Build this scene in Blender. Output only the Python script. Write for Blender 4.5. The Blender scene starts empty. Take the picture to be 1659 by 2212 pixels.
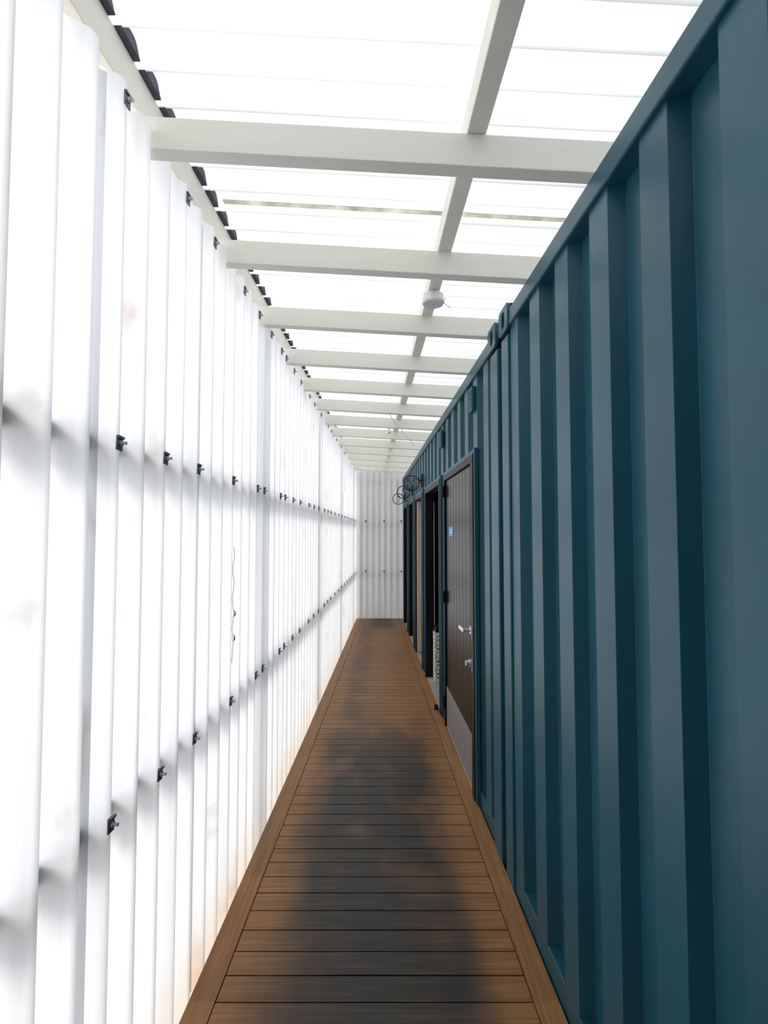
import bpy, bmesh, math, random
from mathutils import Vector, Matrix
random.seed(7)
S = bpy.context.scene
COL = S.collection
CAMH = 1.6
F = 1080.0

# ------------------------------------------------------------------ materials
def new_mat(name):
    m = bpy.data.materials.new(name); m.use_nodes = True
    nt = m.node_tree; nt.nodes.clear()
    out = nt.nodes.new('ShaderNodeOutputMaterial')
    return m, nt, out
def N(nt, t, **kw):
    n = nt.nodes.new(t)
    for k, v in kw.items():
        if hasattr(n, k): setattr(n, k, v)
    return n
def ramp(nt, fac, stops):
    r = nt.nodes.new('ShaderNodeValToRGB')
    e = r.color_ramp.elements
    while len(e) > 1: e.remove(e[-1])
    e[0].position = stops[0][0]; e[0].color = stops[0][1]
    for p, c in stops[1:]:
        x = e.new(p); x.color = c
    nt.links.new(fac, r.inputs[0])
    return r
def c4(c): return (c[0], c[1], c[2], 1)
def paint(name, col, rough=0.5, var=0.12, scale=6.0, metallic=0.0, bump=0.0, bscale=60, stretch=(1, 1, 1), spec=0.5):
    m, nt, out = new_mat(name)
    p = N(nt, 'ShaderNodeBsdfPrincipled')
    tc = N(nt, 'ShaderNodeTexCoord'); mp = N(nt, 'ShaderNodeMapping')
    mp.inputs['Scale'].default_value = stretch
    nt.links.new(tc.outputs['Object'], mp.inputs[0])
    nz = N(nt, 'ShaderNodeTexNoise'); nz.inputs['Scale'].default_value = scale
    nz.inputs['Detail'].default_value = 5
    nt.links.new(mp.outputs[0], nz.inputs['Vector'])
    a = tuple(x * (1 - var) for x in col); b = tuple(min(1, x * (1 + var)) for x in col)
    r = ramp(nt, nz.outputs['Fac'], [(0.3, c4(a)), (0.7, c4(b))])
    nt.links.new(r.outputs[0], p.inputs['Base Color'])
    p.inputs['Roughness'].default_value = rough
    p.inputs['Metallic'].default_value = metallic
    p.inputs['Specular IOR Level'].default_value = spec
    if bump > 0:
        n2 = N(nt, 'ShaderNodeTexNoise'); n2.inputs['Scale'].default_value = bscale
        nt.links.new(mp.outputs[0], n2.inputs['Vector'])
        b_ = N(nt, 'ShaderNodeBump'); b_.inputs['Strength'].default_value = bump
        b_.inputs['Distance'].default_value = 0.004
        nt.links.new(n2.outputs['Fac'], b_.inputs['Height'])
        nt.links.new(b_.outputs[0], p.inputs['Normal'])
    nt.links.new(p.outputs[0], out.inputs[0])
    return m
def sheet_mat(name, col, trans, dirt_and_bounce=True, stretch=(1, 14, 0.35), graze=0.0, lo=0.90, hi_pos=0.65):
    """translucent weathered polycarbonate; passes less light at grazing angles"""
    m, nt, out = new_mat(name)
    L = nt.links
    tc = N(nt, 'ShaderNodeTexCoord'); mp = N(nt, 'ShaderNodeMapping')
    mp.inputs['Scale'].default_value = stretch
    L.new(tc.outputs['Object'], mp.inputs[0])
    nz = N(nt, 'ShaderNodeTexNoise'); nz.inputs['Scale'].default_value = 2.0; nz.inputs['Detail'].default_value = 4
    L.new(mp.outputs[0], nz.inputs['Vector'])
    r = ramp(nt, nz.outputs['Fac'], [(0.3, c4(tuple(x * lo for x in col))), (hi_pos, c4(col))])
    colout = r.outputs[0]
    if dirt_and_bounce:
        mpd = N(nt, 'ShaderNodeMapping'); mpd.inputs['Scale'].default_value = (1, 1.8, 0.8); mpd.inputs['Location'].default_value = (0, 0.35, 0.2)
        L.new(tc.outputs['Object'], mpd.inputs[0])
        n2 = N(nt, 'ShaderNodeTexNoise'); n2.inputs['Scale'].default_value = 2.6; n2.inputs['Detail'].default_value = 6
        L.new(mpd.outputs[0], n2.inputs['Vector'])
        r2 = ramp(nt, n2.outputs['Fac'], [(0.62, (0, 0, 0, 1)), (0.78, (0.7, 0.7, 0.7, 1))])
        mask = r2.outputs[0]
        # individual grime marks (y, z, half width, half height, strength) on the sheets
        n4 = N(nt, 'ShaderNodeTexNoise'); n4.inputs['Scale'].default_value = 16; n4.inputs['Detail'].default_value = 5
        L.new(tc.outputs['Object'], n4.inputs['Vector'])
        for (py, pz, wy, wz, st) in ((1.36, 2.18, .030, .10, .55), (1.33, 1.93, .028, .09, .6), (0.90, 1.86, .09, .05, .55), (1.19, 1.83, .03, .06, .4),
                                     (0.98, 1.44, .025, .05, .35), (2.1, 1.9, .03, .07, .35), (2.62, 1.35, .02, .1, .4), (1.12, 0.98, .015, .10, .3),
                                     (3.2, 2.05, .06, .10, .3), (2.0, 0.45, .05, .12, .3)):
            mpp = N(nt, 'ShaderNodeMapping', vector_type='POINT')
            mpp.inputs['Location'].default_value = (0, -py / wy, -pz / wz)
            mpp.inputs['Scale'].default_value = (0.0, 1 / wy, 1 / wz)
            L.new(tc.outputs['Object'], mpp.inputs[0])
            ln = N(nt, 'ShaderNodeVectorMath', operation='LENGTH'); L.new(mpp.outputs[0], ln.inputs[0])
            ad = N(nt, 'ShaderNodeMath', operation='MULTIPLY_ADD'); L.new(n4.outputs['Fac'], ad.inputs[0]); ad.inputs[1].default_value = 3.0; L.new(ln.outputs['Value'], ad.inputs[2])
            mr_ = N(nt, 'ShaderNodeMapRange', interpolation_type='SMOOTHSTEP'); L.new(ad.outputs[0], mr_.inputs[0])
            mr_.inputs[1].default_value = 1.3; mr_.inputs[2].default_value = 2.8; mr_.inputs[3].default_value = st; mr_.inputs[4].default_value = 0
            mm = N(nt, 'ShaderNodeMath', operation='MAXIMUM'); L.new(mask, mm.inputs[0]); L.new(mr_.outputs[0], mm.inputs[1])
            mask = mm.outputs[0]
        mx = N(nt, 'ShaderNodeMix', data_type='RGBA')
        L.new(mask, mx.inputs[0]); L.new(colout, mx.inputs[6])
        mx.inputs[7].default_value = (0.40, 0.32, 0.285, 1)
        sp = N(nt, 'ShaderNodeSeparateXYZ'); L.new(tc.outputs['Object'], sp.inputs[0])  # warm light bounced off the deck, painted into the sheet colour near its base
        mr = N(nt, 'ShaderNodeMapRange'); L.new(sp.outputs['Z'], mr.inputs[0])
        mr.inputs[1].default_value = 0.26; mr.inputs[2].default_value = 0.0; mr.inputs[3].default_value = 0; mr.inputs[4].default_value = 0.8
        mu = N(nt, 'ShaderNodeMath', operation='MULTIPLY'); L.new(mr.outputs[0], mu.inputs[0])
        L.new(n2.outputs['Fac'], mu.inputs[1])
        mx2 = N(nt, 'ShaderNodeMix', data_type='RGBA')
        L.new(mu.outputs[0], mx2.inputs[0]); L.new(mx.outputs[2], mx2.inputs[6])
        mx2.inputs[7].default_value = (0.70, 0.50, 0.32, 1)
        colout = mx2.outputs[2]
    tr = N(nt, 'ShaderNodeBsdfTranslucent'); df = N(nt, 'ShaderNodeBsdfDiffuse')
    L.new(colout, tr.inputs[0]); L.new(colout, df.inputs[0])
    ms = N(nt, 'ShaderNodeMixShader'); ms.inputs[0].default_value = trans
    if graze > 0:
        lw = N(nt, 'ShaderNodeLayerWeight'); lw.inputs['Blend'].default_value = 0.5
        mr = N(nt, 'ShaderNodeMapRange'); L.new(lw.outputs['Facing'], mr.inputs[0])
        mr.inputs[1].default_value = 0.25; mr.inputs[2].default_value = 0.95
        mr.inputs[3].default_value = trans; mr.inputs[4].default_value = trans * (1 - graze)
        L.new(mr.outputs[0], ms.inputs[0])
    L.new(df.outputs[0], ms.inputs[1]); L.new(tr.outputs[0], ms.inputs[2])
    gl = N(nt, 'ShaderNodeBsdfGlossy'); gl.inputs['Roughness'].default_value = 0.3
    m2 = N(nt, 'ShaderNodeMixShader'); m2.inputs[0].default_value = 0.05
    L.new(ms.outputs[0], m2.inputs[1]); L.new(gl.outputs[0], m2.inputs[2])
    L.new(m2.outputs[0], out.inputs[0])
    return m

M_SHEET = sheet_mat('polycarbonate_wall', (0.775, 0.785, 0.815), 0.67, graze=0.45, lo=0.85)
M_ROOF = sheet_mat('polycarbonate_roof', (0.80, 0.82, 0.84), 0.62, dirt_and_bounce=False, stretch=(0.35, 5, 1), graze=0.60, lo=0.74, hi_pos=0.60)
M_END = sheet_mat('polycarbonate_end', (0.70, 0.70, 0.71), 0.12, dirt_and_bounce=False, stretch=(8, 1, 0.3))
M_TEAL = paint('teal_container_paint', (0.013, 0.090, 0.130), 0.36, 0.12, 2.0, bump=0.10, bscale=20, spec=0.40)
M_TEALD = paint('teal_container_paint_rail', (0.013, 0.082, 0.118), 0.40, 0.12, 5, bump=0.1, spec=0.36)
M_BEAM = paint('white_painted_timber', (0.90, 0.875, 0.785), 0.55, 0.03, 3, bump=0.15, bscale=40, stretch=(0.3, 4, 4))
M_RAIL = paint('grey_timber_rail', (0.42, 0.44, 0.46), 0.7, 0.15, 5)
M_POST = paint('pale_timber_post', (0.68, 0.69, 0.70), 0.7, 0.1, 5)
M_BLACK = paint('black_door_paint', (0.007, 0.007, 0.008), 0.45, 0.15, 6, spec=0.2)
M_LEAF = paint('dark_brown_door', (0.007, 0.0055, 0.005), 0.26, 0.15, 6, spec=0.12)
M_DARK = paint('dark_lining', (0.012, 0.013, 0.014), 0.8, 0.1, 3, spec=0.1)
M_KICK = paint('brushed_kick_plate', (0.25, 0.245, 0.245), 0.5, 0.08, 12, metallic=0.3)
M_CHROME = paint('satin_chrome', (0.92, 0.93, 0.95), 0.30, 0.03, 10, metallic=0.8)
M_CLIP = paint('galvanised_clip', (0.17, 0.18, 0.19), 0.5, 0.2, 30, metallic=0.3)
M_BOLT = paint('zinc_bolt', (0.5, 0.51, 0.52), 0.4, 0.1, 30, metallic=0.7)
M_FOAM = paint('dark_foam', (0.10, 0.10, 0.13), 0.9, 0.2, 25)
M_IRON = paint('wrought_iron', (0.012, 0.012, 0.013), 0.5, 0.2, 20)
M_WHITE = paint('white_plastic', (0.80, 0.80, 0.80), 0.4, 0.02, 8)
M_GREYP = paint('grey_plastic', (0.30, 0.30, 0.31), 0.5, 0.05, 8)
M_BLUE = paint('blue_sign', (0.06, 0.22, 0.60), 0.4, 0.05, 8)
M_BEIGE = paint('beige_board', (0.70, 0.56, 0.46), 0.6, 0.05, 5)
M_CONC = paint('concrete', (0.34, 0.33, 0.31), 0.85, 0.15, 14, bump=0.2)
M_GROUND = paint('pale_gravel_ground', (0.52, 0.50, 0.47), 0.95, 0.15, 4, bump=0.3)
M_VINE = paint('dry_vine', (0.24, 0.18, 0.14), 0.8, 0.2, 30)
M_DLEAF = paint('dry_leaf', (0.55, 0.20, 0.08), 0.7, 0.2, 30)
M_STRIP = sheet_mat('yellowed_lap_strip', (0.96, 0.94, 0.85), 0.90, dirt_and_bounce=False, stretch=(6, 6, 6), lo=0.6)
M_BLOCK = paint('dark_light_block', (0.02, 0.028, 0.032), 0.7, 0.1, 3, spec=0.2)

def deck_mat(name, lengthwise):
    m, nt, out = new_mat(name)
    L = nt.links
    p = N(nt, 'ShaderNodeBsdfPrincipled'); p.inputs['Roughness'].default_value = 0.5
    p.inputs['Specular IOR Level'].default_value = 0.32
    tc = N(nt, 'ShaderNodeTexCoord'); sep = N(nt, 'ShaderNodeSeparateXYZ')
    L.new(tc.outputs['Object'], sep.inputs[0])
    def math_(op, a, b=None):
        n = N(nt, 'ShaderNodeMath', operation=op)
        for i, v in enumerate((a, b)):
            if v is None: continue
            if isinstance(v, (int, float)): n.inputs[i].default_value = v
            else: L.new(v, n.inputs[i])
        return n.outputs[0]
    def rng(src, a, b, c, d, smooth=True):
        n = N(nt, 'ShaderNodeMapRange', interpolation_type='SMOOTHSTEP' if smooth else 'LINEAR')
        L.new(src, n.inputs[0])
        for i, v in enumerate((a, b, c, d)): n.inputs[i + 1].default_value = v
        return n.outputs[0]
    X, Y = sep.outputs['X'], sep.outputs['Y']
    bid = math_('FLOOR', math_('DIVIDE', math_('ADD', Y, 0.3), 0.104))
    wn = N(nt, 'ShaderNodeTexWhiteNoise', noise_dimensions='1D'); L.new(bid, wn.inputs['W'])
    mp = N(nt, 'ShaderNodeMapping'); L.new(tc.outputs['Object'], mp.inputs[0])
    mp.inputs['Scale'].default_value = (60, 1.5, 1) if lengthwise else (2.0, 60, 1)
    gr = N(nt, 'ShaderNodeTexNoise'); gr.inputs['Scale'].default_value = 1.5; gr.inputs['Detail'].default_value = 4
    L.new(mp.outputs[0], gr.inputs['Vector'])
    base = ramp(nt, gr.outputs['Fac'], [(0.3, (0.230, 0.104, 0.038, 1)), (0.5, (0.305, 0.146, 0.054, 1)), (0.72, (0.385, 0.195, 0.076, 1))])
    nz = N(nt, 'ShaderNodeTexNoise'); nz.inputs['Scale'].default_value = 2.0; nz.inputs['Detail'].default_value = 2
    nz.inputs['Roughness'].default_value = 0.4
    mp2 = N(nt, 'ShaderNodeMapping'); mp2.inputs['Scale'].default_value = (1.5, 0.75, 1); mp2.inputs['Location'].default_value = (3.3, 1.1, 0)
    L.new(tc.outputs['Object'], mp2.inputs[0]); L.new(mp2.outputs[0], nz.inputs['Vector'])
    cx = math_('ABSOLUTE', math_('ADD', X, 0.05))
    prof = rng(math_('ADD', cx, math_('MULTIPLY', math_('SUBTRACT', nz.outputs['Fac'], 0.5), 0.25)), 0.28, 0.52, 1.0, 0.0)
    along = rng(Y, 3.4, 4.9, 1.0, 0.05)
    v = math_('MULTIPLY', prof, along)
    c2 = math_('ABSOLUTE', math_('ADD', X, 0.28))
    lobe = math_('MULTIPLY', rng(c2, 0.03, 0.20, 0.50, 0.0), rng(Y, 3.5, 4.5, 0.0, 1.0))
    v = math_('MAXIMUM', v, lobe)
    v = math_('MAXIMUM', v, math_('MULTIPLY', rng(cx, 0.12, 0.34, 1.0, 0.0), rng(Y, 8.1, 8.8, 0.0, 0.85)))
    n3 = N(nt, 'ShaderNodeTexNoise'); n3.inputs['Scale'].default_value = 2.6; n3.inputs['Detail'].default_value = 5
    L.new(mp2.outputs[0], n3.inputs['Vector'])
    patch = rng(n3.outputs['Fac'], 0.48, 0.70, 0.0, 0.45)
    v = math_('SUBTRACT', v, math_('MULTIPLY', patch, rng(Y, 1.8, 3.2, 0.25, 0.8)))
    v = math_('SUBTRACT', v, math_('MULTIPLY', rng(gr.outputs['Fac'], 0.5, 0.75, 0.0, 1.0), 0.12))
    v = math_('MAXIMUM', v, 0.0)
    mx = N(nt, 'ShaderNodeMix', data_type='RGBA')
    f = math_('MULTIPLY', v, 0.25 if lengthwise else 0.98)
    L.new(f, mx.inputs[0]); L.new(base.outputs[0], mx.inputs[6])
    dk = ramp(nt, gr.outputs['Fac'], [(0.3, (0.024, 0.023, 0.021, 1)), (0.75, (0.050, 0.043, 0.036, 1))])
    L.new(dk.outputs[0], mx.inputs[7])
    hs = N(nt, 'ShaderNodeHueSaturation'); L.new(mx.outputs[2], hs.inputs['Color'])
    L.new(math_('ADD', math_('MULTIPLY', wn.outputs['Value'], 0.18), 0.91), hs.inputs['Value'])
    L.new(hs.outputs[0], p.inputs['Base Color'])
    wv = N(nt, 'ShaderNodeTexWave', wave_type='BANDS', bands_direction='X' if lengthwise else 'Y')
    wv.inputs['Scale'].default_value = 38.0; L.new(tc.outputs['Object'], wv.inputs['Vector'])
    bp = N(nt, 'ShaderNodeBump'); bp.inputs['Strength'].default_value = 0.3; bp.inputs['Distance'].default_value = 0.001
    L.new(wv.outputs['Fac'], bp.inputs['Height']); L.new(bp.outputs[0], p.inputs['Normal'])
    L.new(p.outputs[0], out.inputs[0])
    return m
M_DECK = deck_mat('composite_deck_cross', False)
M_DECKL = deck_mat('composite_deck_border', True)

# ------------------------------------------------------------------ frames
def frame(x0, slope):
    return Matrix.Translation((x0, 0, 0)) @ Matrix.Rotation(-math.atan(slope), 4, 'Z')
FL = frame(-0.704, 0.0199)
FR = frame(0.66, -0.032)
FW = Matrix.Identity(4)

def tag(o, label=None, cat=None, kind=None, group=None):
    if label: o['label'] = label
    if cat: o['category'] = cat
    if kind: o['kind'] = kind
    if group: o['group'] = group
    return o
def link(o, parent=None):
    COL.objects.link(o)
    if parent is not None: o.parent = parent
    return o
def mesh_obj(name, verts, faces, mat, M=FW, parent=None, smooth=False):
    me = bpy.data.meshes.new(name); me.from_pydata(verts, [], faces); me.update()
    if smooth:
        for p in me.polygons: p.use_smooth = True
    mats = mat if isinstance(mat, (list, tuple)) else [mat]
    for m in mats: me.materials.append(m)
    o = bpy.data.objects.new(name, me)
    link(o, parent); o.matrix_local = M
    return o
def bm_obj(name, bm, mat, M=FW, parent=None, smooth=False):
    me = bpy.data.meshes.new(name); bm.to_mesh(me); bm.free()
    if smooth:
        for p in me.polygons: p.use_smooth = True
    me.materials.append(mat)
    o = bpy.data.objects.new(name, me); link(o, parent); o.matrix_local = M
    return o
def bm_box(bm, x0, x1, y0, y1, z0, z1, bev=0.0):
    r = bmesh.ops.create_cube(bm, size=1.0)
    vs = r['verts']
    for v in vs:
        v.co = Vector((x0 + (v.co.x + .5) * (x1 - x0), y0 + (v.co.y + .5) * (y1 - y0), z0 + (v.co.z + .5) * (z1 - z0)))
    if bev > 0:
        es = list({e for v in vs for e in v.link_edges})
        bmesh.ops.bevel(bm, geom=es, offset=bev, segments=2, affect='EDGES', profile=0.5)
def box(name, mat, fr, x0, x1, y0, y1, z0, z1, bev=0.003, parent=None, tilt=0.0):
    """box in a frame; object origin at centre of its base"""
    cx, cy = (x0 + x1) / 2, (y0 + y1) / 2
    bm = bmesh.new(); bm_box(bm, x0 - cx, x1 - cx, y0 - cy, y1 - cy, 0, z1 - z0, bev)
    M = fr @ Matrix.Translation((cx, cy, z0))
    if tilt: M = M @ Matrix.Rotation(tilt, 4, 'Y')
    return bm_obj(name, bm, mat, M, parent)
def bm_cyl(bm, p, axis, r, h, seg=20, r2=None):
    res = bmesh.ops.create_cone(bm, cap_ends=True, segments=seg, radius1=r, radius2=r if r2 is None else r2, depth=h)
    a = Vector(axis).normalized(); q = Vector((0, 0, 1)).rotation_difference(a)
    Mx = Matrix.Translation(Vector(p) + a * h / 2) @ q.to_matrix().to_4x4()
    bmesh.ops.transform(bm, matrix=Mx, verts=res['verts'])
def empty(name, M):
    e = bpy.data.objects.new(name, None); e.empty_display_size = 0.1
    link(e); e.matrix_local = M; return e
def tube(name, pts_list, r, mat, M=FW, parent=None, cyclic=False, res=3):
    cu = bpy.data.curves.new(name, 'CURVE'); cu.dimensions = '3D'; cu.bevel_depth = r; cu.bevel_resolution = res
    for pts in pts_list:
        cyc = cyclic
        if len(pts) > 2 and (Vector(pts[0]) - Vector(pts[-1])).length < 1e-6:
            pts = pts[:-1]; cyc = True
        sp = cu.splines.new('POLY'); sp.points.add(len(pts) - 1)
        for i, q in enumerate(pts): sp.points[i].co = (q[0], q[1], q[2], 1)
        sp.use_cyclic_u = cyc
    tmp = bpy.data.objects.new('tmp', cu); COL.objects.link(tmp)
    bpy.context.view_layer.update()
    me = bpy.data.meshes.new_from_object(tmp.evaluated_get(bpy.context.evaluated_depsgraph_get()))
    bpy.data.objects.remove(tmp)
    me.materials.clear(); me.materials.append(mat)
    for p in me.polygons: p.use_smooth = True
    me.name = name
    o = bpy.data.objects.new(name, me); link(o, parent); o.matrix_local = M
    return o

YB = -0.3      # back of corridor
YE = 9.5       # end wall
ROOFSL = 0.056
TILT = math.atan(ROOFSL)

# ------------------------------------------------------------------ floor
def xl(y): return -0.704 + 0.0199 * y
def xr(y): return 0.66 - 0.032 * y
def build_floor():
    V, Fc, MI = [], [], []
    def prism(q, z0, z1, mi):
        b = len(V)
        for (x, y) in q: V.append((x, y, z0))
        for (x, y) in q: V.append((x, y, z1))
        for f in [(3, 2, 1, 0), (4, 5, 6, 7), (0, 1, 5, 4), (1, 2, 6, 5), (2, 3, 7, 6), (3, 0, 4, 7)]:
            Fc.append(tuple(b + i for i in f)); MI.append(mi)
    bw = 0.09; g = 0.004
    prism([(xl(YB) - .0, YB), (xl(YB) + bw, YB), (xl(YE) + bw, YE), (xl(YE), YE)], -0.025, 0, 1)
    prism([(xr(YB) - bw, YB), (xr(YB) - .004, YB), (xr(YE) - .004, YE), (xr(YE) - bw, YE)], -0.025, 0, 1)
    y = YB
    while y < YE - 0.02:
        y1 = min(y + 0.104 - 0.006, YE)
        prism([(xl(y) + bw + g, y), (xr(y) - bw - g, y), (xr(y1) - bw - g, y1), (xl(y1) + bw + g, y1)], -0.025, 0 - random.random() * 0.001, 0)
        y += 0.104
    prism([(xl(YB) + .01, YB), (xr(YB) - .01, YB), (xr(YE) - .01, YE), (xl(YE) + .01, YE)], -0.10, -0.027, 2)
    o = mesh_obj('floor', V, Fc, [M_DECK, M_DECKL, M_DARK])
    for p, mi in zip(o.data.polygons, MI): p.material_index = mi
    tag(o, 'brown composite decking with dark weathered centre track', kind='structure')
build_floor()
g = box('ground', M_GROUND, FW, -14, 14, -8, 22, -0.2, -0.102, 0)
tag(g, 'pale gravel ground under and around the walkway', kind='structure')

# ------------------------------------------------------------------ beams positions
BEAMS = [1.43 + 0.62 * k for k in range(13)]
BZ_L = CAMH + 1.137    # beam bottom at left wall
# ------------------------------------------------------------------ left wall
PIT = 0.13; C0 = 1.27; WA = 0.024
def wprof(t, c0=C0):
    return -WA + WA * math.tanh(1.15 * math.cos(2 * math.pi * (t - c0) / PIT)) / math.tanh(1.15)
def build_wall_left():
    V, Fc = [], []
    top = CAMH + 1.2
    k = 0; y = C0 - 0.055 - 4 * 0.65 + 0.65
    while y < YE - 0.02:
        ya, yb = max(y - 0.018, YB), min(y + 0.65 + 0.018, YE)
        if yb - ya < 0.02:
            y += 0.65; k += 1; continue
        off = -0.0022 * (k % 2)
        ys = []
        n = int((yb - ya) / (PIT / 18)) + 1
        for i in range(n + 1): ys.append(ya + (yb - ya) * i / n)
        for b in BEAMS:
            for e in (b - 0.003, b - 0.0029, b + 0.0529, b + 0.053):
                if ya < e < yb: ys.append(e)
        ys = sorted(set(ys))
        tj = random.uniform(-0.014, 0.014); ts = random.uniform(-0.02, 0.02)
        rows = []
        for yy in ys:
            notch = any(b - 0.00295 < yy < b + 0.05295 for b in BEAMS)
            tz = CAMH + 1.130 if notch else top + tj + ts * (yy - y)
            x = wprof(yy) + off
            b0 = len(V)
            V += [(x, yy, -0.06), (x, yy, 0.9), (x, yy, CAMH + 1.10), (x, yy, tz)]
            rows.append(b0)
        for a, b in zip(rows[:-1], rows[1:]):
            for j in range(3):
                Fc.append((a + j, b + j, b + j + 1, a + j + 1))
        y += 0.65; k += 1
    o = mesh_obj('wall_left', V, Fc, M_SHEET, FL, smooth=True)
    tag(o, 'translucent white corrugated polycarbonate sheet wall', kind='structure')
build_wall_left()
for i, z in enumerate((CAMH + 0.23, 0.88)):
    o = box('timber_rail', M_RAIL, FL, -0.110, -0.054, YB, YE, z - 0.025, z + 0.025)
    tag(o, 'horizontal grey timber rail behind translucent wall sheets', 'rail', group='rails behind the sheet wall')
for y in (0.75, 2.88, 4.9, 6.9, 8.9):
    o = box('timber_post', M_POST, FL, -0.180, -0.113, y - 0.035, y + 0.035, -0.10, CAMH + 1.24)
    tag(o, 'upright timber post standing behind the translucent wall', 'post', group='posts behind the sheet wall')
eb = box('edge_beam', M_BEAM, FL, -0.105, -0.051, YB, YE + 0.2, CAMH + 1.245, CAMH + 1.37)
tag(eb, 'long white painted timber beam along the sheet wall top', 'beam')

# foam closure teeth
def rz(x_local_or_world):  # roof underside valley height at world X
    return CAMH + 1.372 - ROOFSL * (x_local_or_world + 0.745)
RP = 0.13
RA = 0.021
def rprof(y):
    return RA + RA * math.tanh(1.5 * math.cos(2 * math.pi * (y - 0.05) / RP)) / math.tanh(1.5)
def build_foam():
    V, Fc = [], []
    n = int((YE - YB) / 0.0065)
    prev = None
    for i in range(n + 1):
        y = YB + (YE - YB) * i / n
        b = len(V); h = rprof(y)
        zb = CAMH + 1.371
        for x in (-0.085, -0.032):
            V.append((x, y, zb)); V.append((x, y, zb + max(0.0004, h - 0.001 - ROOFSL * (x + 0.08))))
        if prev is not None and h > 0.0015:
            a = prev
            Fc += [(a + 1, b + 1, b + 3, a + 3), (a, a + 2, b + 2, b), (a, b, b + 1, a + 1), (a + 2, a + 3, b + 3, b + 2)]
        prev = b
    o = mesh_obj('foam_closure_strip', V, Fc, M_FOAM, FL)
    tag(o, 'dark toothed foam closure strip between beam and roof sheet', 'closure strip')
build_foam()

# ------------------------------------------------------------------ roof sheet
def build_roof():
    V, Fc = [], []
    y0, y1 = YB, YE + 0.5
    n = int((y1 - y0) / (RP / 14)); xs = [-1.0, 0.0, 2.9]
    rows = []
    for i in range(n + 1):
        y = y0 + (y1 - y0) * i / n
        rows.append(len(V))
        for x in xs: V.append((x, y, rz(x) + rprof(y) + 0.003))
    for a, b in zip(rows[:-1], rows[1:]):
        for j in range(len(xs) - 1): Fc.append((a + j, a + j + 1, b + j + 1, b + j))
    o = mesh_obj('ceiling', V, Fc, M_ROOF, smooth=True)
    tag(o, 'translucent white corrugated roof sheets', kind='structure')
build_roof()
# cross beams
for k, y in enumerate(BEAMS):
    xa = xl(y) - 0.050; xb = xr(y) + 0.14
    ln = (xb - xa) / math.cos(TILT)
    bm = bmesh.new(); bm_box(bm, 0, ln, 0, 0.05, 0, 0.10, 0.003)
    M = Matrix.Translation((xa, y, BZ_L)) @ Matrix.Rotation(TILT, 4, 'Y')
    o = bm_obj('roof_beam', bm, M_BEAM, M)
    tag(o, 'white painted timber cross beam spanning sheet wall to container', 'beam', group='roof cross beams')
# longitudinal purlin (parallel to the container)
def purlin():
    FPx = frame(0.291, -0.032)
    zb = CAMH + 1.137 + 0.1002 - ROOFSL * (0.30 + 0.70) + 0.001
    o = box('roof_purlin', M_BEAM, FPx, 0, 0.058, YB, YE + 0.3, zb, zb + 0.085)
    tag(o, 'long white timber purlin lying over the cross beams', 'beam')
    return zb
PZ = purlin()
bm = bmesh.new(); bm_box(bm, 0, 1.9, 0, 0.026, 0, 0.003, 0.001)
o = bm_obj('lap_seal_strip', bm, M_STRIP, Matrix.Translation((-0.66, 1.985, rz(-0.66) - 0.007)) @ Matrix.Rotation(TILT, 4, 'Y'))
tag(o, 'yellowed stained sealing strip under a roof sheet lap', 'strip')

# ------------------------------------------------------------------ end wall, added light-blocking wall
def build_end():
    V, Fc = [], []
    x0, x1 = xl(YE) - 0.03, xr(YE) + 0.06
    n = 110; rows = []
    for i in range(n + 1):
        x = x0 + (x1 - x0) * i / n
        y = YE + 0.018 - 0.018 * math.tanh(1.6 * math.cos(2 * math.pi * (x + 0.46) / 0.115)) / math.tanh(1.6) + 0.003
        rows.append(len(V)); V += [(x, y, -0.06), (x, y, 2.865)]
    for a, b in zip(rows[:-1], rows[1:]): Fc.append((a, b, b + 1, a + 1))
    o = mesh_obj('wall_end', V, Fc, M_END, smooth=True)
    tag(o, 'pale grey corrugated sheet wall closing the walkway', kind='structure')
build_end()
for z in (CAMH + 0.23, 0.88, 2.6):
    o = box('timber_rail', M_POST, FW, xl(YE) - .03, xr(YE) - 0.01, YE + 0.085, YE + 0.125, z - 0.02, z + 0.02)
    tag(o, 'short pale timber rail behind the end wall sheet', 'rail', group='rails behind the end wall')
o = box('wall_light_block', M_BLOCK, FW, -0.85, 0.75, YB - 0.08, YB - 0.002, -0.1, 2.95, 0)  # added out of view to keep light off the camera-facing rib sides
tag(o, 'added unseen dark wall blocking light behind the camera', kind='structure')

# ------------------------------------------------------------------ clips
def make_clip():
    bm = bmesh.new(); bm_box(bm, 0.0, 0.004, -0.014, 0.014, -0.019, 0.019, 0.0015)
    bm_box(bm, 0.004, 0.008, -0.014, 0.014, 0.012, 0.019, 0.001)
    plate = bpy.data.meshes.new('clip_plate'); bm.to_mesh(plate); bm.free(); plate.materials.append(M_CLIP)
    bm = bmesh.new(); bm_cyl(bm, (0.004, 0, 0), (1, 0, 0), 0.008, 0.006, 6); bm_cyl(bm, (0.010, 0, 0), (1, 0, 0), 0.0045, 0.010, 12)
    bolt = bpy.data.meshes.new('clip_bolt'); bm.to_mesh(bolt); bm.free(); bolt.materials.append(M_BOLT)
    return plate, bolt
PLATE, BOLT = make_clip()
def clip(M, lab, grp):
    e = empty('fastening_clip', M)
    tag(e, lab, 'clip', group=grp)
    a = bpy.data.objects.new('plate', PLATE); link(a, e)
    b = bpy.data.objects.new('bolt', BOLT); link(b, e)
ks = [0, 2, 4, 7, 10, 11, 14, 15, 17, 19, 22, 24, 26, 29, 31, 33, 36, 39, 42, 45, 48, 51, 54, 57, 60]
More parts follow.
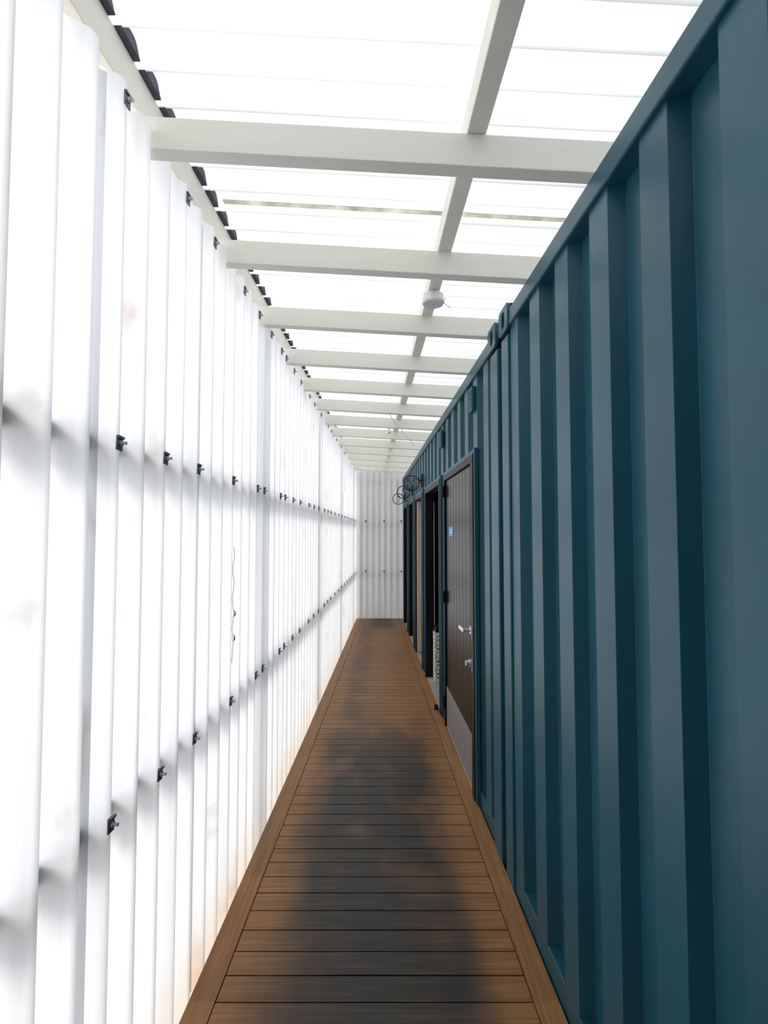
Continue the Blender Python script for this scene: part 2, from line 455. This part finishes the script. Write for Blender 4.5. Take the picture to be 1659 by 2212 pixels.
def on_left(y, z): return FL @ Matrix.Translation((0.0005, y, z)) @ Matrix.Rotation(random.uniform(-.1, .1), 4, 'X')
for k in ks:
    y = C0 + PIT * k
    if y > YE - 0.1: continue
    clip(on_left(y, CAMH + 0.23), 'dark metal clip with bolt on the upper wall rail', 'clips on the upper rail')
    clip(on_left(y, 0.88), 'dark metal clip with bolt on the lower wall rail', 'clips on the lower rail')
for k in [0, 3, 5, 8, 10, 11, 14, 15, 17, 19, 22, 24, 27, 30, 33, 37, 41, 45]:
    y = C0 + PIT * k
    if any(b - 0.03 < y < b + 0.08 for b in BEAMS): y += PIT
    clip(on_left(y, CAMH + 1.14), 'small metal clip with bolt near the sheet top', 'clips along the sheet top')
for z in (CAMH + 0.23, 0.88):
    for i in (1, 4, 7):
        x = -0.46 + 0.115 * i
        if x > xr(YE) - 0.02: x = xr(YE) - 0.03
        clip(Matrix.Translation((x, YE + 0.004, z)) @ Matrix.Rotation(-math.pi / 2, 4, 'Z'), 'small dark clip on the end wall sheet', 'clips on the end wall')

# ------------------------------------------------------------------ containers
CT = CAMH + 1.04     # top of top rail
CP = 0.278; CFLAT = 0.115; CSL = 0.018; CD = 0.045
CREF = 1.19 - CFLAT   # near edge of an outer flat in container 1
def cpts(y0, y1, ref):
    def f(y):
        t = (y - ref) % CP
        if t < CFLAT: return 0.0
        if t < CFLAT + CSL: return CD * (t - CFLAT) / CSL
        if t < CP - CSL: return CD
        return CD * (CP - t) / CSL
    ys = {y0, y1}
    k = math.floor((y0 - ref) / CP) - 1
    while ref + k * CP < y1:
        for d in (0, CFLAT, CFLAT + CSL, CP - CSL):
            y = ref + k * CP + d
            if y0 < y < y1: ys.add(y)
        k += 1
    return [(y, f(y)) for y in sorted(ys)]
def panel(name, parent, segs, ref):
    V, Fc = [], []
    for (y0, y1, z0, z1) in segs:
        prev = None
        for (y, x) in cpts(y0, y1, ref):
            b = len(V); V += [(x + 0.004, y, z0), (x + 0.004, y, z1), (x + 0.010, y, z0), (x + 0.010, y, z1)]
            if prev is not None:
                a = prev
                Fc += [(a, a + 1, b + 1, b), (a + 2, b + 2, b + 3, a + 3), (a, b, b + 2, a + 2), (a + 1, a + 3, b + 3, b + 1)]
            prev = b
    me = mesh_obj(name, V, Fc, M_TEAL, FW, parent)
    bv = me.modifiers.new('bevel', 'BEVEL'); bv.width = 0.010; bv.segments = 5; bv.limit_method = 'ANGLE'; bv.angle_limit = 0.5; bv.harden_normals = False
    for p in me.data.polygons: p.use_smooth = False
    return me
def casting(parent, y0, y1, ztop):
    w = y1 - y0; h = 0.118
    cu = bpy.data.curves.new('cc', 'CURVE'); cu.dimensions = '2D'; cu.fill_mode = 'BOTH'; cu.extrude = 0.006; cu.bevel_depth = 0.003
    def spl(pts):
        sp = cu.splines.new('POLY'); sp.points.add(len(pts) - 1)
        for i, q in enumerate(pts): sp.points[i].co = (q[0], q[1], 0, 1)
        sp.use_cyclic_u = True
    r = 0.02; pts = []
    for cx, cy, a0 in ((w / 2 - r, h / 2 - r, 0), (-w / 2 + r, h / 2 - r, 90), (-w / 2 + r, -h / 2 + r, 180), (w / 2 - r, -h / 2 + r, 270)):
        for s in range(6):
            a = math.radians(a0 + s * 18); pts.append((cx + r * math.cos(a), cy + r * math.sin(a)))
    spl(pts)
    pts = []; rr = 0.026; hh = 0.018
    for s in range(13):
        a = math.radians(s * 15); pts.append((rr * math.cos(a), hh + rr * math.sin(a)))
    for s in range(13):
        a = math.radians(180 + s * 15); pts.append((rr * math.cos(a), -hh + rr * math.sin(a)))
    spl(pts)
    tmp = bpy.data.objects.new('tmp', cu); COL.objects.link(tmp); bpy.context.view_layer.update()
    me = bpy.data.meshes.new_from_object(tmp.evaluated_get(bpy.context.evaluated_depsgraph_get())); bpy.data.objects.remove(tmp)
    me.materials.clear(); me.materials.append(M_TEALD)
    o = bpy.data.objects.new('corner_casting', me); link(o, parent)
    o.matrix_local = Matrix.Translation((-0.008, (y0 + y1) / 2, ztop - h / 2)) @ Matrix(((0, 0, 1, 0), (1, 0, 0, 0), (0, 1, 0, 0), (0, 0, 0, 1)))
    bm = bmesh.new(); bm_box(bm, -w / 2 + .004, w / 2 - .004, -h / 2 + .002, h / 2 - .002, 0.0095, 0.14, 0.002)
    bm_obj('casting_socket', bm, M_DARK, FW, o)
    return o

DOORS = [(3.03, 4.25), (4.45, 5.65), (5.92, 6.82), (7.0, 7.88), (8.12, 9.0)]
DH = 2.09
def container(name, y0, y1, ref, doors, label, nearpost, farpost):
    e = empty(name, FR @ Matrix.Translation((0, 0, -0.1)))
    tag(e, label, 'shipping container')
    Z = 0.1
    pr = e
    def b(nm, mat, x0, x1, ya, yb, z0, z1, bev=0.003):
        return box(nm, mat, FW, x0, x1, ya, yb, z0 + Z, z1 + Z, bev, pr)
    pa = y0 + (0.15 if nearpost else 0); pb = y1 - (0.12 if farpost else 0)
    segs = []; y = pa
    for (d0, d1) in doors:
        segs.append((y, d0, 0.07, CT - 0.07)); segs.append((d0, d1, DH, CT - 0.07)); y = d1
    segs.append((y, pb, 0.07, CT - 0.07))
    panel('side_panel', pr, [(a, c, z0 + Z, z1 + Z) for a, c, z0, z1 in segs], ref)
    b('top_rail', M_TEALD, -0.010, 0.055, pa, pb, CT - 0.075, CT, 0.006)
    y = pa
    for (d0, d1) in doors + [(pb, pb)]:
        if d0 - y > 0.02: b('bottom_rail', M_TEALD, 0.003, 0.06, y, d0, -0.1, 0.085, 0.004)
        y = d1
    if nearpost:
        b('corner_post', M_TEAL, -0.006, 0.10, y0 + .004, y0 + 0.15, -0.09, CT - 0.10, 0.006); casting(pr, y0 + .0, y0 + 0.155, CT + 0.035 + Z)
    if farpost:
        b('corner_post', M_TEAL, -0.006, 0.10, y1 - 0.12, y1 - .004, -0.09, CT - 0.10, 0.006); casting(pr, y1 - 0.15, y1, CT + 0.035 + Z)
    b('roof_panel', M_TEALD, 0.056, 2.43, y0, y1, CT - 0.06, CT - 0.04, 0)
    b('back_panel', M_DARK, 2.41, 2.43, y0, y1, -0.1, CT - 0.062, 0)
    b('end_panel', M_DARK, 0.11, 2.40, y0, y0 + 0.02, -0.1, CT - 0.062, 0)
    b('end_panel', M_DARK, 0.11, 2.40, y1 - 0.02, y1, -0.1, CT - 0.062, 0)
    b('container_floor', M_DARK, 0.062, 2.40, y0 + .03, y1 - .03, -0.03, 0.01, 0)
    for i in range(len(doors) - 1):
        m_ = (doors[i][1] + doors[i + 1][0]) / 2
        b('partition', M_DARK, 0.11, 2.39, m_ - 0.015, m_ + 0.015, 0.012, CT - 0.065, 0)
    return e
C1 = container('shipping_container', YB - 0.02, 2.43, CREF, [], 'dark teal corrugated shipping container with plain side', False, True)
C2 = container('shipping_container', 2.50, 9.46, 2.74, DOORS, 'dark teal corrugated shipping container with row of doorways', True, False)
def vent(parent, y, z):
    bm = bmesh.new(); bm_box(bm, -0.022, 0.004, y - 0.05, y + 0.05, z, z + 0.15, 0.006)
    for i in range(5): bm_box(bm, -0.026, -0.020, y - 0.038, y + 0.038, z + 0.02 + i * 0.024, z + 0.03 + i * 0.024, 0.001)
    bm_obj('air_vent', bm, M_TEALD, Matrix.Translation((0.0, 0, 0.1)), parent)
vent(C2, 3.10, CAMH + 0.76); vent(C2, 4.42, CAMH + 0.76)

# ------------------------------------------------------------------ doors
def door(idx, y0, y1, state, label):
    root = empty('door_%d' % idx, FR @ Matrix.Translation((0, (y0 + y1) / 2, 0)))
    tag(root, label, kind='structure')
    c = (y0 + y1) / 2; a0, a1 = y0 - c, y1 - c
    bm = bmesh.new(); j = 0.055; jn = 0.075 if state == 'closed' else j
    bm_box(bm, -0.026, 0.075, a0 + .002, a0 + jn, 0.012, DH, 0.004)
    bm_box(bm, -0.022, 0.075, a1 - j, a1 - .002, 0.012, DH, 0.004)
    bm_box(bm, -0.022, 0.075, a0 + jn, a1 - j, DH - 0.05, DH, 0.004)
    bm_obj('door_frame', bm, M_BLACK, FW, root)
    bm = bmesh.new(); t = 0.028
    bm_box(bm, -0.020, 0.006, a0 - t, a0, 0.012, DH + t, 0.003)
    bm_box(bm, -0.014, 0.006, a1, a1 + t, 0.012, DH + t, 0.003)
    bm_box(bm, -0.014, 0.006, a0, a1, DH, DH + t, 0.003)
    bm_obj('outer_trim', bm, M_TEALD, FW, root)
    bm = bmesh.new(); bm_box(bm, -0.006, 0.10, a0 + 0.002, a1 - 0.002, -0.02, 0.012, 0.003)
    bm_obj('threshold', bm, M_CONC, FW, root)
    if state == 'closed' or state == 'plain':
        x = -0.006 if state == 'closed' else 0.03
        bm = bmesh.new()
        L0, L1 = a0 + jn + .003, a1 - j - .003
        bm_box(bm, x + 0.006, x + 0.04, L0, L1, 0.018, DH - 0.053, 0.0)
        nb = 9; w = (L1 - L0) / nb
        for i in range(nb): bm_box(bm, x, x + 0.012, L0 + i * w + 0.003, L0 + (i + 1) * w - 0.003, 0.02, DH - 0.055, 0.002)
        bm_obj('door_leaf', bm, M_LEAF if state == 'closed' else M_BLACK, FW, root)
        if state == 'closed':
            bm = bmesh.new(); bm_box(bm, x - 0.003, x + 0.001, L0 + .01, L1 - .01, 0.03, 0.34, 0.001)
            bm_obj('kick_plate', bm, M_KICK, FW, root)['label'] = 'grey metal kick plate'
            hy = L0 + 0.07
            bm = bmesh.new(); bm_cyl(bm, (x, hy, 0.99), (-1, 0, 0), 0.026, 0.01, 24); bm_cyl(bm, (x - .01, hy, 0.99), (-1, 0, 0), 0.010, 0.045, 16)
            bm_box(bm, x - 0.062, x - 0.046, hy - 0.012, hy + 0.125, 0.978, 1.002, 0.005)
            bm_obj('lever_handle', bm, M_CHROME, FW, root)['label'] = 'silver lever handle'
            bm = bmesh.new(); bm_cyl(bm, (x, hy - .015, 0.79), (-1, 0, 0), 0.024, 0.02, 24); bm_cyl(bm, (x - .02, hy - .015, 0.79), (-1, 0, 0), 0.018, 0.02, 20)
            bm_box(bm, x - 0.046, x - 0.040, hy - 0.02, hy - 0.01, 0.775, 0.805, 0.001)
            bm_obj('deadbolt', bm, M_CHROME, FW, root)['label'] = 'silver round deadbolt thumb turn'
            for z in (0.95, 0.76):
                bm = bmesh.new(); bm_box(bm, -0.030, -0.0262, a0 + 0.015, a0 + 0.05, z, z + 0.08, 0.001)
                bm_obj('strike_plate', bm, M_CLIP, FW, root)
            for z in (0.16, 1.02, 1.90):
                bm = bmesh.new(); bm_cyl(bm, (-0.030, a1 - j + .002, z), (0, 0, 1), 0.010, 0.10, 14)
                bm_box(bm, -0.026, -0.0225, a1 - j + .003, a1 - j + 0.035, z, z + 0.10, 0.001)
                bm_obj('hinge', bm, M_BLACK, FW, root)
            sy = L1 - 0.36
            bm = bmesh.new(); bm_box(bm, x - 0.003, x, sy, sy + 0.20, 1.575, 1.650, 0.001)
            s = bm_obj('notice_plate', bm, M_BLUE, FW, root); s['label'] = 'small blue notice plate with white pictogram'
            bm = bmesh.new()
            bm_cyl(bm, (x - .003, sy + 0.06, 1.634), (-1, 0, 0), 0.007, 0.001, 16)
            bm_box(bm, x - .004, x - .003, sy + 0.05, sy + 0.07, 1.595, 1.625, 0)
            bm_box(bm, x - .004, x - .003, sy + 0.10, sy + 0.17, 1.622, 1.630, 0)
            bm_box(bm, x - .004, x - .003, sy + 0.10, sy + 0.17, 1.602, 1.610, 0)
            bm_obj('pictogram', bm, M_WHITE, Matrix.Identity(4), s)
    return root
door(1, *DOORS[0], 'closed', 'dark grooved door with lever handle and kick plate')
door(2, *DOORS[1], 'open', 'open doorway with black frame and dark interior')
d3 = door(3, *DOORS[2], 'open', 'open doorway with black frame and beige door edge')
door(4, *DOORS[3], 'plain', 'closed black door in black frame')
door(5, *DOORS[4], 'plain', 'closed black door in black frame')
c3 = (DOORS[2][0] + DOORS[2][1]) / 2
bm = bmesh.new(); a1 = DOORS[2][1] - c3
bm_box(bm, 0.0, 0.72, a1 - 0.095, a1 - 0.058, 0.02, DH - 0.06, 0.003)
bm_obj('opened_leaf', bm, M_BEIGE, FW, d3)['label'] = 'beige door leaf swung inward'
# crates in doorway 2
yy = 5.38
for i in range(4):
    z0 = 0.012 + i * 0.132
    bm = bmesh.new()
    bm_box(bm, 0, 0.24, 0, 0.16, 0, 0.010, 0.002)
    for s in ((0, .012, 0, .16), (.228, .24, 0, .16), (.012, .228, 0, .012), (.012, .228, .148, .16)):
        bm_box(bm, s[0], s[1], s[2], s[3], 0.0, 0.045, 0.002)
        bm_box(bm, s[0], s[1], s[2], s[3], 0.060, 0.085, 0.002)
        bm_box(bm, s[0], s[1], s[2], s[3], 0.100, 0.128, 0.002)
    for sx in (0, .22):
        for sy in (0, .14): bm_box(bm, sx, sx + .02, sy, sy + .02, 0.0, 0.128, 0.001)
    o = bm_obj('storage_crate', bm, M_WHITE, FR @ Matrix.Translation((0.055, yy, z0)))
    tag(o, 'white slatted plastic crate stacked inside the doorway', 'crate', group='crates stacked in the doorway')
bm = bmesh.new(); bm_box(bm, 0, 0.2, 0, 0.14, 0, 0.06, 0.008); bm_box(bm, 0.03, 0.17, 0.03, 0.11, 0.06, 0.075, 0.004)
o = bm_obj('lidded_box', bm, M_BLACK, FR @ Matrix.Translation((0.065, yy + .01, 0.012 + 4 * 0.132)))
tag(o, 'small black lidded box on top of the white crates', 'box')

e = empty('door_stop', Matrix.Translation((0.475, 4.62, 0)))
tag(e, 'small black rubber door stop on the deck', 'door stop')
bm = bmesh.new(); bm_cyl(bm, (0, 0, 0), (0, 0, 1), 0.022, 0.008, 20); bm_obj('base', bm, M_IRON, FW, e)
bm = bmesh.new(); bm_cyl(bm, (0, 0, 0.008), (0, 0, 1), 0.018, 0.035, 20, 0.015); bm_obj('rubber_bumper', bm, M_BLACK, FW, e)

# ------------------------------------------------------------------ ceiling lamp
lx = 0.320 - 0.032 * 2.42; ly = 2.42
e = empty('ceiling_lamp', Matrix.Translation((lx, ly, PZ - 0.056)))
tag(e, 'round white surface lamp hanging under the purlin', 'lamp')
bm = bmesh.new(); bm_cyl(bm, (0, 0, 0.008), (0, 0, 1), 0.053, 0.038, 48, 0.051); bm_obj('lamp_housing', bm, M_WHITE, FW, e)
bm = bmesh.new(); bm_cyl(bm, (0, 0, 0.046), (0, 0, 1), 0.032, 0.010, 32); bm_obj('mounting_base', bm, M_WHITE, FW, e)
bm = bmesh.new(); bm_cyl(bm, (0, 0, 0.002), (0, 0, 1), 0.050, 0.006, 48); bm_obj('lamp_lens', bm, M_WHITE, FW, e)
bm = bmesh.new(); bm_cyl(bm, (0, 0, 0.0), (0, 0, 1), 0.003, 0.003, 12); bm_obj('centre_screw', bm, M_GREYP, FW, e)
pts = []
for i in range(24):
    t = i / 23
    pts.append((0.047 + 0.05 * t + 0.012 * math.sin(9 * t), 0.0 + 0.12 * t, 0.03 + 0.02 * math.sin(5 * t) - 0.02 * t + 0.05 * t * t))
tube('lamp_cable', [pts], 0.0018, M_WHITE, FW, e)
pts = []
for i in range(60):
    t = i / 59; y = BEAMS[5] + 0.01 + t * 1.5
    pts.append((0.05 + 0.32 * t, y, BZ_L - 0.055 * (0.75 + .32 * t) - 0.004 - 0.02 * abs(math.sin(t * 7.6))))
o = tube('loose_cable', [pts], 0.003, M_WHITE)
tag(o, 'thin white cable draped under the roof beams', 'cable')
e = empty('small_spotlight', Matrix.Translation((0.05, BEAMS[6] + 0.025, BZ_L - ROOFSL * 0.75 - 0.05)))
tag(e, 'small white spotlight fixed under a roof beam', 'lamp')
bm = bmesh.new(); bm_cyl(bm, (0, 0, 0.02), (0, 0, 1), 0.008, 0.03, 12); bm_obj('stem', bm, M_WHITE, FW, e)
bm = bmesh.new(); bm_cyl(bm, (-0.02, -0.02, 0), (1, 0.6, 0.5), 0.020, 0.045, 20, 0.014); bm_obj('lamp_head', bm, M_WHITE, FW, e)

# ------------------------------------------------------------------ iron signs
def figure(cx, woman):
    out = []
    hd = [(cx + 0.014 * math.cos(a), 0, 0.046 + 0.014 * math.sin(a)) for a in [2 * math.pi * i / 16 for i in range(16)]]
    hd.append(hd[0]); out.append(hd)
    if woman: b = [(cx - .008, 0.028), (cx + .008, 0.028), (cx + .028, -.04), (cx + .010, -.04), (cx + .010, -.066), (cx - .010, -.066), (cx - .010, -.04), (cx - .028, -.04)]
    else: b = [(cx - .022, 0.028), (cx + .022, 0.028), (cx + .022, -.01), (cx + .012, -.015), (cx + .012, -.066), (cx - .012, -.066), (cx - .012, -.015), (cx - .022, -.01)]
    b = [(p[0], 0, p[1]) for p in b]; b.append(b[0]); out.append(b)
    return out
def iron_sign(y, z, lab, kinds):
    e = empty('iron_sign', FR @ Matrix.Translation((-0.016, y, z)))
    tag(e, lab, 'sign', group='round iron signs above the doorways')
    R = 0.092; cx = -0.125
    ring = [(cx + R * math.cos(2 * math.pi * i / 40), 0, R * math.sin(2 * math.pi * i / 40)) for i in range(40)]; ring.append(ring[0])
    tube('sign_ring', [ring], 0.0065, M_IRON, FW, e)
    figs = []
    if len(kinds) == 2:
        for k, dx in zip(kinds, (-0.035, 0.035)): figs += figure(cx + dx, k == 'w')
    else: figs += figure(cx, kinds[0] == 'w')
    tube('figure_outline', figs, 0.0042, M_IRON, FW, e)
    scr = [(0, 0, 0.085), (-0.012, 0, 0.085), (-0.03, 0, 0.06), (-0.033, 0, 0.0)]
    sc2 = []
    for i in range(28):
        a = i / 27 * 3.2 * math.pi; r = 0.016 * (1 - i / 34)
        sc2.append((-0.016 + r * math.cos(a), 0, 0.03 + r * math.sin(a)))
    tube('bracket_arm', [[(0, 0, 0.0), (-0.034, 0, 0.0)], scr, sc2], 0.0045, M_IRON, FW, e)
    bm = bmesh.new(); bm_box(bm, -0.006, 0.012, -0.018, 0.018, -0.05, 0.11, 0.002); bm_obj('wall_plate', bm, M_IRON, FW, e)
iron_sign(5.98, 2.20, 'round black iron sign with man and woman outlines', ('m', 'w'))
iron_sign(7.3, 2.20, 'round black iron sign with woman outline', ('w',))
iron_sign(8.6, 2.19, 'round black iron sign with man outline', ('m',))

# ------------------------------------------------------------------ dry vine on the sheet wall
vy = 2.18
e = empty('dry_vine', FL @ Matrix.Translation((0.004, vy, 1.0)))
tag(e, 'thin dried vine with two orange leaves on the sheet wall', 'vine')
pts = [(0.003 + 0.003 * math.sin(i * .8), 0.003 * math.sin(i * 0.9) + 0.002 * math.sin(i * 2.3), 0.54 - 0.5 * i / 30) for i in range(31)]
tube('stem', [pts], 0.0011, M_VINE, FW, e)
for z, dy in ((0.235, 0.008), (0.13, 0.004)):
    V = [(0.004, 0, 0), (0.010, 0.010, 0.010), (0.006, 0.016, 0.024), (0.004, 0.004, 0.034), (0.010, -0.008, 0.020), (0.012, 0.004, 0.016)]
    Fc = [(0, 1, 5), (1, 2, 5), (2, 3, 5), (3, 4, 5), (4, 0, 5)]
    mesh_obj('leaf', V, Fc, M_DLEAF, Matrix.Translation((0, dy, z)), e)

# ------------------------------------------------------------------ light
w = bpy.data.worlds.new('World'); S.world = w; w.use_nodes = True
nt = w.node_tree; nt.nodes.clear()
out = nt.nodes.new('ShaderNodeOutputWorld'); bg = nt.nodes.new('ShaderNodeBackground')
tc = nt.nodes.new('ShaderNodeTexCoord'); sp = nt.nodes.new('ShaderNodeSeparateXYZ')
nt.links.new(tc.outputs['Generated'], sp.inputs[0])
r = ramp(nt, sp.outputs['Z'], [(0.0, (0.95, 0.97, 1.0, 1)), (0.6, (1, 1, 0.99, 1))])
nt.links.new(r.outputs[0], bg.inputs[0]); bg.inputs[1].default_value = 2.1
nt.links.new(bg.outputs[0], out.inputs[0])
sun = bpy.data.lights.new('sun', 'SUN'); sun.energy = 2.4; sun.angle = math.radians(20); sun.color = (1, 0.98, 0.94)
so = bpy.data.objects.new('sun', sun); link(so)
so.rotation_euler = Vector((0.60, -0.65, -0.65)).to_track_quat('-Z', 'Y').to_euler()

# ------------------------------------------------------------------ camera
cam = bpy.data.cameras.new('camera'); co = bpy.data.objects.new('camera', cam); link(co)
cam.sensor_fit = 'VERTICAL'; cam.sensor_height = 36; cam.lens = F / 2212 * 36; cam.clip_start = 0.02
co.location = (0, 0, CAMH)
co.rotation_euler = (math.radians(90) + math.atan(46 / F), 0, 0)
S.camera = co
S.view_settings.view_transform = 'Standard'
S.view_settings.exposure = 0.15
